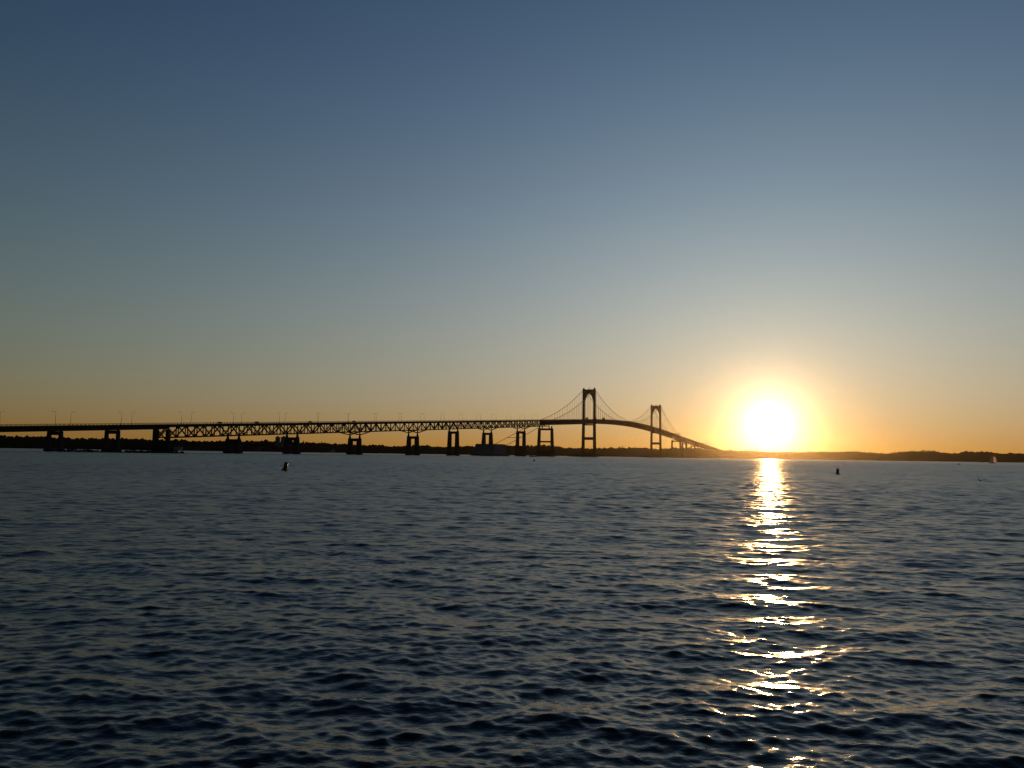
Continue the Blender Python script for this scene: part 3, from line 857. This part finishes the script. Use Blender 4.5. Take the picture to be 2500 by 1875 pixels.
for i in range(330):
    u = rng.uniform(-37.5, 31.5); yy = np.interp(u, [a for a, b in AX], [b for a, b in AX])
    v = rng.uniform(-3.3, 2.5); hgt = .55 - .42 * max(0, -1 - v) - .2 * max(0, v - 1)
    rock(rng, np.array([u, yy + v, hgt + rng.uniform(-.15, .25)]), rng.uniform(.35, .85), m)
o = m.build('armour_rocks', M['rock'], br); o['kind'] = 'stuff'
for bx, by, bh, bwid in ((13.5, 0.5, 3.9, 5.6), (18.5, 2.5, 3.4, 5.6), (22.5, 4.5, 4.0, 5.0), (-30, 5, 1.8, 5.0), (8, -2, 2.0, 4.6), (27.5, 7, 2.6, 5.0), (-20, 1, 1.3, 6.0), (-5, -3, 1.2, 5.0)):
    V = []; F = []
    for k in range(420):
        d = rng.normal(size=3); d /= np.linalg.norm(d); d[2] = abs(d[2])
        c = np.array([bx, by, .5]) + d * np.array([bwid / 2, bwid / 2.4, bh]) * rng.uniform(.25, 1.0) ** .5
        t = rng.normal(size=(3, 3)) * .17
        F.append((len(V), len(V) + 1, len(V) + 2)); V += [tuple(c + q) for q in t]
    mesh_obj('bush', V, F, M['leaf'], br)

# ------------------------------------------------------------------ boats
def hull_rings(L, B, H, n=9, sheer=.25, bow=1.0):
    rings = []
    for i in range(n):
        u = i / (n - 1); x = -L / 2 + L * u
        w = B / 2 * (1 - max(0, (u - .45) / .55) ** 2.2) * (.9 + .1 * min(1, u * 4)) + .02
        h = H * (1 + sheer * max(0, u - .3) ** 1.6); kz = -.35 * H * (1 - max(0, u - .75) * 3.2)
        rings.append([(x, -w, h), (x, -w * .86, .05), (x, 0, kz), (x, w * .86, .05), (x, w, h)])
    return rings
def motorboat(loc, rz, L, label, group=None):
    t = empty('motorboat', loc, rz); tag(t, label, 'boat', group)
    B, H = L * .32, L * .13
    rg = hull_rings(L, B, H)
    MB().loft(rg).build('hull', M['white'], t, False)
    MB().loft([[(x - .0, y * .93, z + .02) for x, y, z in (r[0], r[4])] + [(r[4][0], r[4][1] * .93, r[4][2] - .12), (r[0][0], r[0][1] * .93, r[0][2] - .12)] for r in rg[1:-1]]).build('deck', M['wall'], t)
    c = MB().frust(-.02 * L, 0, H, H + L * .13, L * .19, B * .36, L * .14, B * .30).build('cabin', M['white'], t)
    MB().frust(.0 * L, 0, H + L * .05, H + L * .105, L * .178, B * .345, L * .162, B * .325).build('window', M['glass'], c)
    MB().box(-.22 * L, .12 * L, -B * .34, B * .34, H + L * .135, H + L * .15).build('roof', M['white'], c)
    MB().box(-L / 2 - .35, -L / 2 + .02, -.25, .25, -.1, H + .25).build('outboard_motor', M['black'], t)
    MB().tube([(L * .2, -B * .3, H + .1), (L * .2, -B * .3, H + .6), (L * .46, 0, H + .75), (L * .2, B * .3, H + .6), (L * .2, B * .3, H + .1)], .03, 6).build('bow_rail', M['lamp'], t)
    return t
motorboat((22.4, 862, 0), R(176), 7.6, 'small white motorboat on the water in front of the tall cable pier')
motorboat((432, 2150, 0), R(20), 15.0, 'white motor yacht moored near the trees just past the farther tower', None)
for x, y, L, rz, lab in ((-236.9, 449.5, 3.4, 150, 'tiny white dinghy off the breakwater, farthest from the wide pier'), (-227.6, 441, 3.0, 20, 'tiny white dinghy off the breakwater, middle one of three'),
                     (-229.6, 461.5, 4.0, 170, 'small white skiff off the breakwater beside the second open-frame pier')):
    motorboat((x, y, 0), R(rz), L, lab, 'small boats moored off the breakwater')
o = motorboat((1130, 1995, 0), R(185), 17, 'low dark boat near the shore just this side of the sailboat')
for c in o.children: c.data.materials[0] = M['carpaint'] if c.name.startswith('hull') else c.data.materials[0]

def sailboat(loc, rz):
    t = empty('sailboat', loc, rz)
    tag(t, 'sailboat with a dusky mainsail and a red-topped white spinnaker near the shore', 'sailboat')
    L = 8.6
    MB().loft(hull_rings(L, 2.7, .85)).build('hull', M['carpaint'], t)
    MB().frust(.3, 0, .85, 1.3, 1.7, .7, 1.3, .55).build('cabin', M['white'], t)
    mast = MB().tube([(.7, 0, .6), (.7, 0, 11.4)], [.09, .05], 8).build('mast', M['lamp'], t)
    MB().tube([(.65, 0, 1.7), (-3.1, -.5, 1.6)], .06, 8).build('boom', M['lamp'], t)
    def sail(fn, nu, nv, name, m, parent, th=.02):
        V = [fn(i / nu, j / nv) for j in range(nv + 1) for i in range(nu + 1)]
        F = [(j * (nu + 1) + i, j * (nu + 1) + i + 1, (j + 1) * (nu + 1) + i + 1, (j + 1) * (nu + 1) + i) for j in range(nv) for i in range(nu)]
        return mesh_obj(name, V, F, m, parent, True)
    sail(lambda u, v: (.6 - u * 3.6 * (1 - v) ** .9, -.5 * u * (1 - v) - .35 * math.sin(math.pi * u) * (1 - v), 1.8 + v * 9.4), 8, 10, 'mainsail', M['mainsail'], t)
    def spin(u, v):
        w = 4.3 * math.sin(min(1, (1 - v) * 1.15 + .12) * math.pi / 2) ** .8 * (1 if v < .98 else .3)
        return (1.3 + u * w * .95, 1.4 * math.sin(math.pi * u) * (1 - v * .6) - .2, 1.3 + v * 9.2 + .5 * math.sin(math.pi * u) * v)
    sp = sail(lambda u, v: spin(u, v * .70), 8, 8, 'spinnaker', M['sail'], t)
    sail(lambda u, v: spin(u, .70 + v * .30), 8, 5, 'red_panel', M['redsail'], sp)
    MB().tube([(.7, 0, 11.3), (L / 2, 0, 1.1)], .02, 5).build('forestay', M['lamp'], t)
sailboat((623, 1073, 0), R(-6))

# ------------------------------------------------------------------ buoys
def can_buoy(loc, tilt, rz, hgt, m, label):
    t = empty('can_buoy', loc, rz); t.rotation_euler = (tilt[0], tilt[1], rz); tag(t, label, 'buoy')
    s = hgt / 1.0
    MB().lathe([(.235 * s, .18 * s), (.24 * s, .2 * s), (.235 * s, .55 * s), (.24 * s, .57 * s), (.235 * s, .59 * s), (.24 * s, .96 * s), (.215 * s, .99 * s)], 24).build('body', m, t, True)
    MB().lathe([(.10 * s, -.5 * s), (.40 * s, -.30 * s), (.44 * s, .02 * s), (.40 * s, .14 * s), (.26 * s, .2 * s)], 24).build('float_collar', M['fouling'], t, True)
    MB().lathe([(.245 * s, .955 * s), (.25 * s, .965 * s), (.25 * s, .99 * s), (.2 * s, 1.0 * s)], 24).build('top_plate', M['fouling'], t)
    pts = [(.09 * s * math.cos(a), 0, 1.0 * s + .085 * s * math.sin(a)) for a in np.linspace(0, math.pi, 9)]
    MB().tube(pts, .016 * s, 6).build('lifting_eye', M['fouling'], t)
    MB().box(-.03 * s, .03 * s, -.255 * s, -.238 * s, .3 * s, .9 * s).build('number_plate', M['lamp'], t)
    return t
can_buoy((-27.0, 99.2, -.05), (0.02, R(9)), 0.4, 1.0, M['buoy'], 'dark green can buoy leaning in the water below the trusses')
can_buoy((50.4, 128.0, -.06), (0.0, R(7)), 0.9, .92, M['buoyred'], 'small rusty red can buoy in the water beside the sun glitter')
def ball_buoy(loc, r, label):
    t = empty('mooring_buoy', loc); tag(t, label, 'buoy', 'round mooring buoys')
    MB().lathe([(r * math.sin(a) + .001, r * .45 - r * math.cos(a)) for a in np.linspace(0.05, math.pi - .05, 12)], 20).build('ball', M['black'], t, True)
    MB().lathe([(r * 1.005, r * .38), (r * 1.02, r * .45), (r * 1.005, r * .52)], 20).build('stripe', M['fouling'], t)
    MB().tube([(r * .22 * math.cos(a), 0, r * 1.42 + r * .2 * math.sin(a)) for a in np.linspace(0, math.pi, 8)], r * .05, 6).build('ring', M['lamp'], t)
ball_buoy((8.4, 300, 0), .40, 'round black mooring buoy in front of the small motorboat')
ball_buoy((30.0, 660, 0), .50, 'little black mooring buoy at the foot of the tall cable pier')
ball_buoy((276.5, 512, 0), .52, 'round black mooring buoy off the far shore before the sailboat')
ball_buoy((-268, 1180, 0), .9, 'dark marker buoy far off below the third truss span')

# ------------------------------------------------------------------ gull
def gull(loc, rz):
    t = empty('gull', loc, rz)
    tag(t, 'grey gull flying low over the water with one wing raised', 'bird')
    rings = []
    for x, r, z in ((-.30, .012, .03), (-.2, .035, .015), (-.08, .06, 0), (.05, .062, 0), (.15, .045, .015), (.2, .036, .03), (.25, .036, .035), (.29, .02, .03), (.34, .006, .02)):
        rings.append([(x, r * math.cos(a), z + r * .9 * math.sin(a)) for a in np.linspace(0, 2 * math.pi, 10, endpoint=False)])
    m = MB().loft(rings)
    def wing(sg, pts):
        sec = []
        for y, z, x0, c in pts:
            sec.append([(x0 + c * .6, sg * y, z), (x0 + c * .2, sg * y - .012, z + .02), (x0 - c * .5, sg * y, z + .004), (x0 + c * .2, sg * y + .012, z - .016)])
        m.loft(sec)
    wing(1, ((.03, .02, .03, .22), (.13, .20, .04, .20), (.2, .36, .05, .16), (.24, .52, .02, .10), (.27, .66, -.03, .02)))
    wing(-1, ((.03, .02, .03, .22), (.2, .10, .04, .20), (.36, .12, .05, .16), (.5, .10, .01, .10), (.62, .07, -.05, .02)))
    m.raw([(-.26, -.02, .03), (-.26, .02, .03), (-.42, .075, .035), (-.44, 0, .03), (-.42, -.075, .035), (-.26, 0, .05)], [(0, 1, 2, 3, 4), (5, 4, 3), (5, 3, 2), (5, 2, 1), (5, 0, 4)])
    m.build('body', M['gullgrey'], t, True)
gull((48.07, 85.0, .32), R(75))

# ------------------------------------------------------------------ haze over the bay
def build_haze():
    x0, x1, y0, y1, z0, z1 = -7600, 7600, -60, 4900, -6, 127
    o = MB().box(x0, x1, y0, y1, z0, z1).build('haze', None)
    m = bpy.data.materials.new('thin_sea_haze'); m.use_nodes = True
    n, l = m.node_tree.nodes, m.node_tree.links
    n.remove(n['Principled BSDF'])
    v = n.new('ShaderNodeVolumePrincipled')
    v.inputs['Color'].default_value = (0.195, 0.175, 0.15, 1)
    v.inputs['Density'].default_value = HAZE_DENSITY
    v.inputs['Anisotropy'].default_value = HAZE_ANISO
    l.new(v.outputs[0], n['Material Output'].inputs['Volume'])
    o.data.materials.clear(); o.data.materials.append(m)
    tag(o, 'thin golden haze hanging over the bay', None, None, 'stuff')
HAZE_DENSITY, HAZE_ANISO = 3.8e-5, 0.94
build_haze()
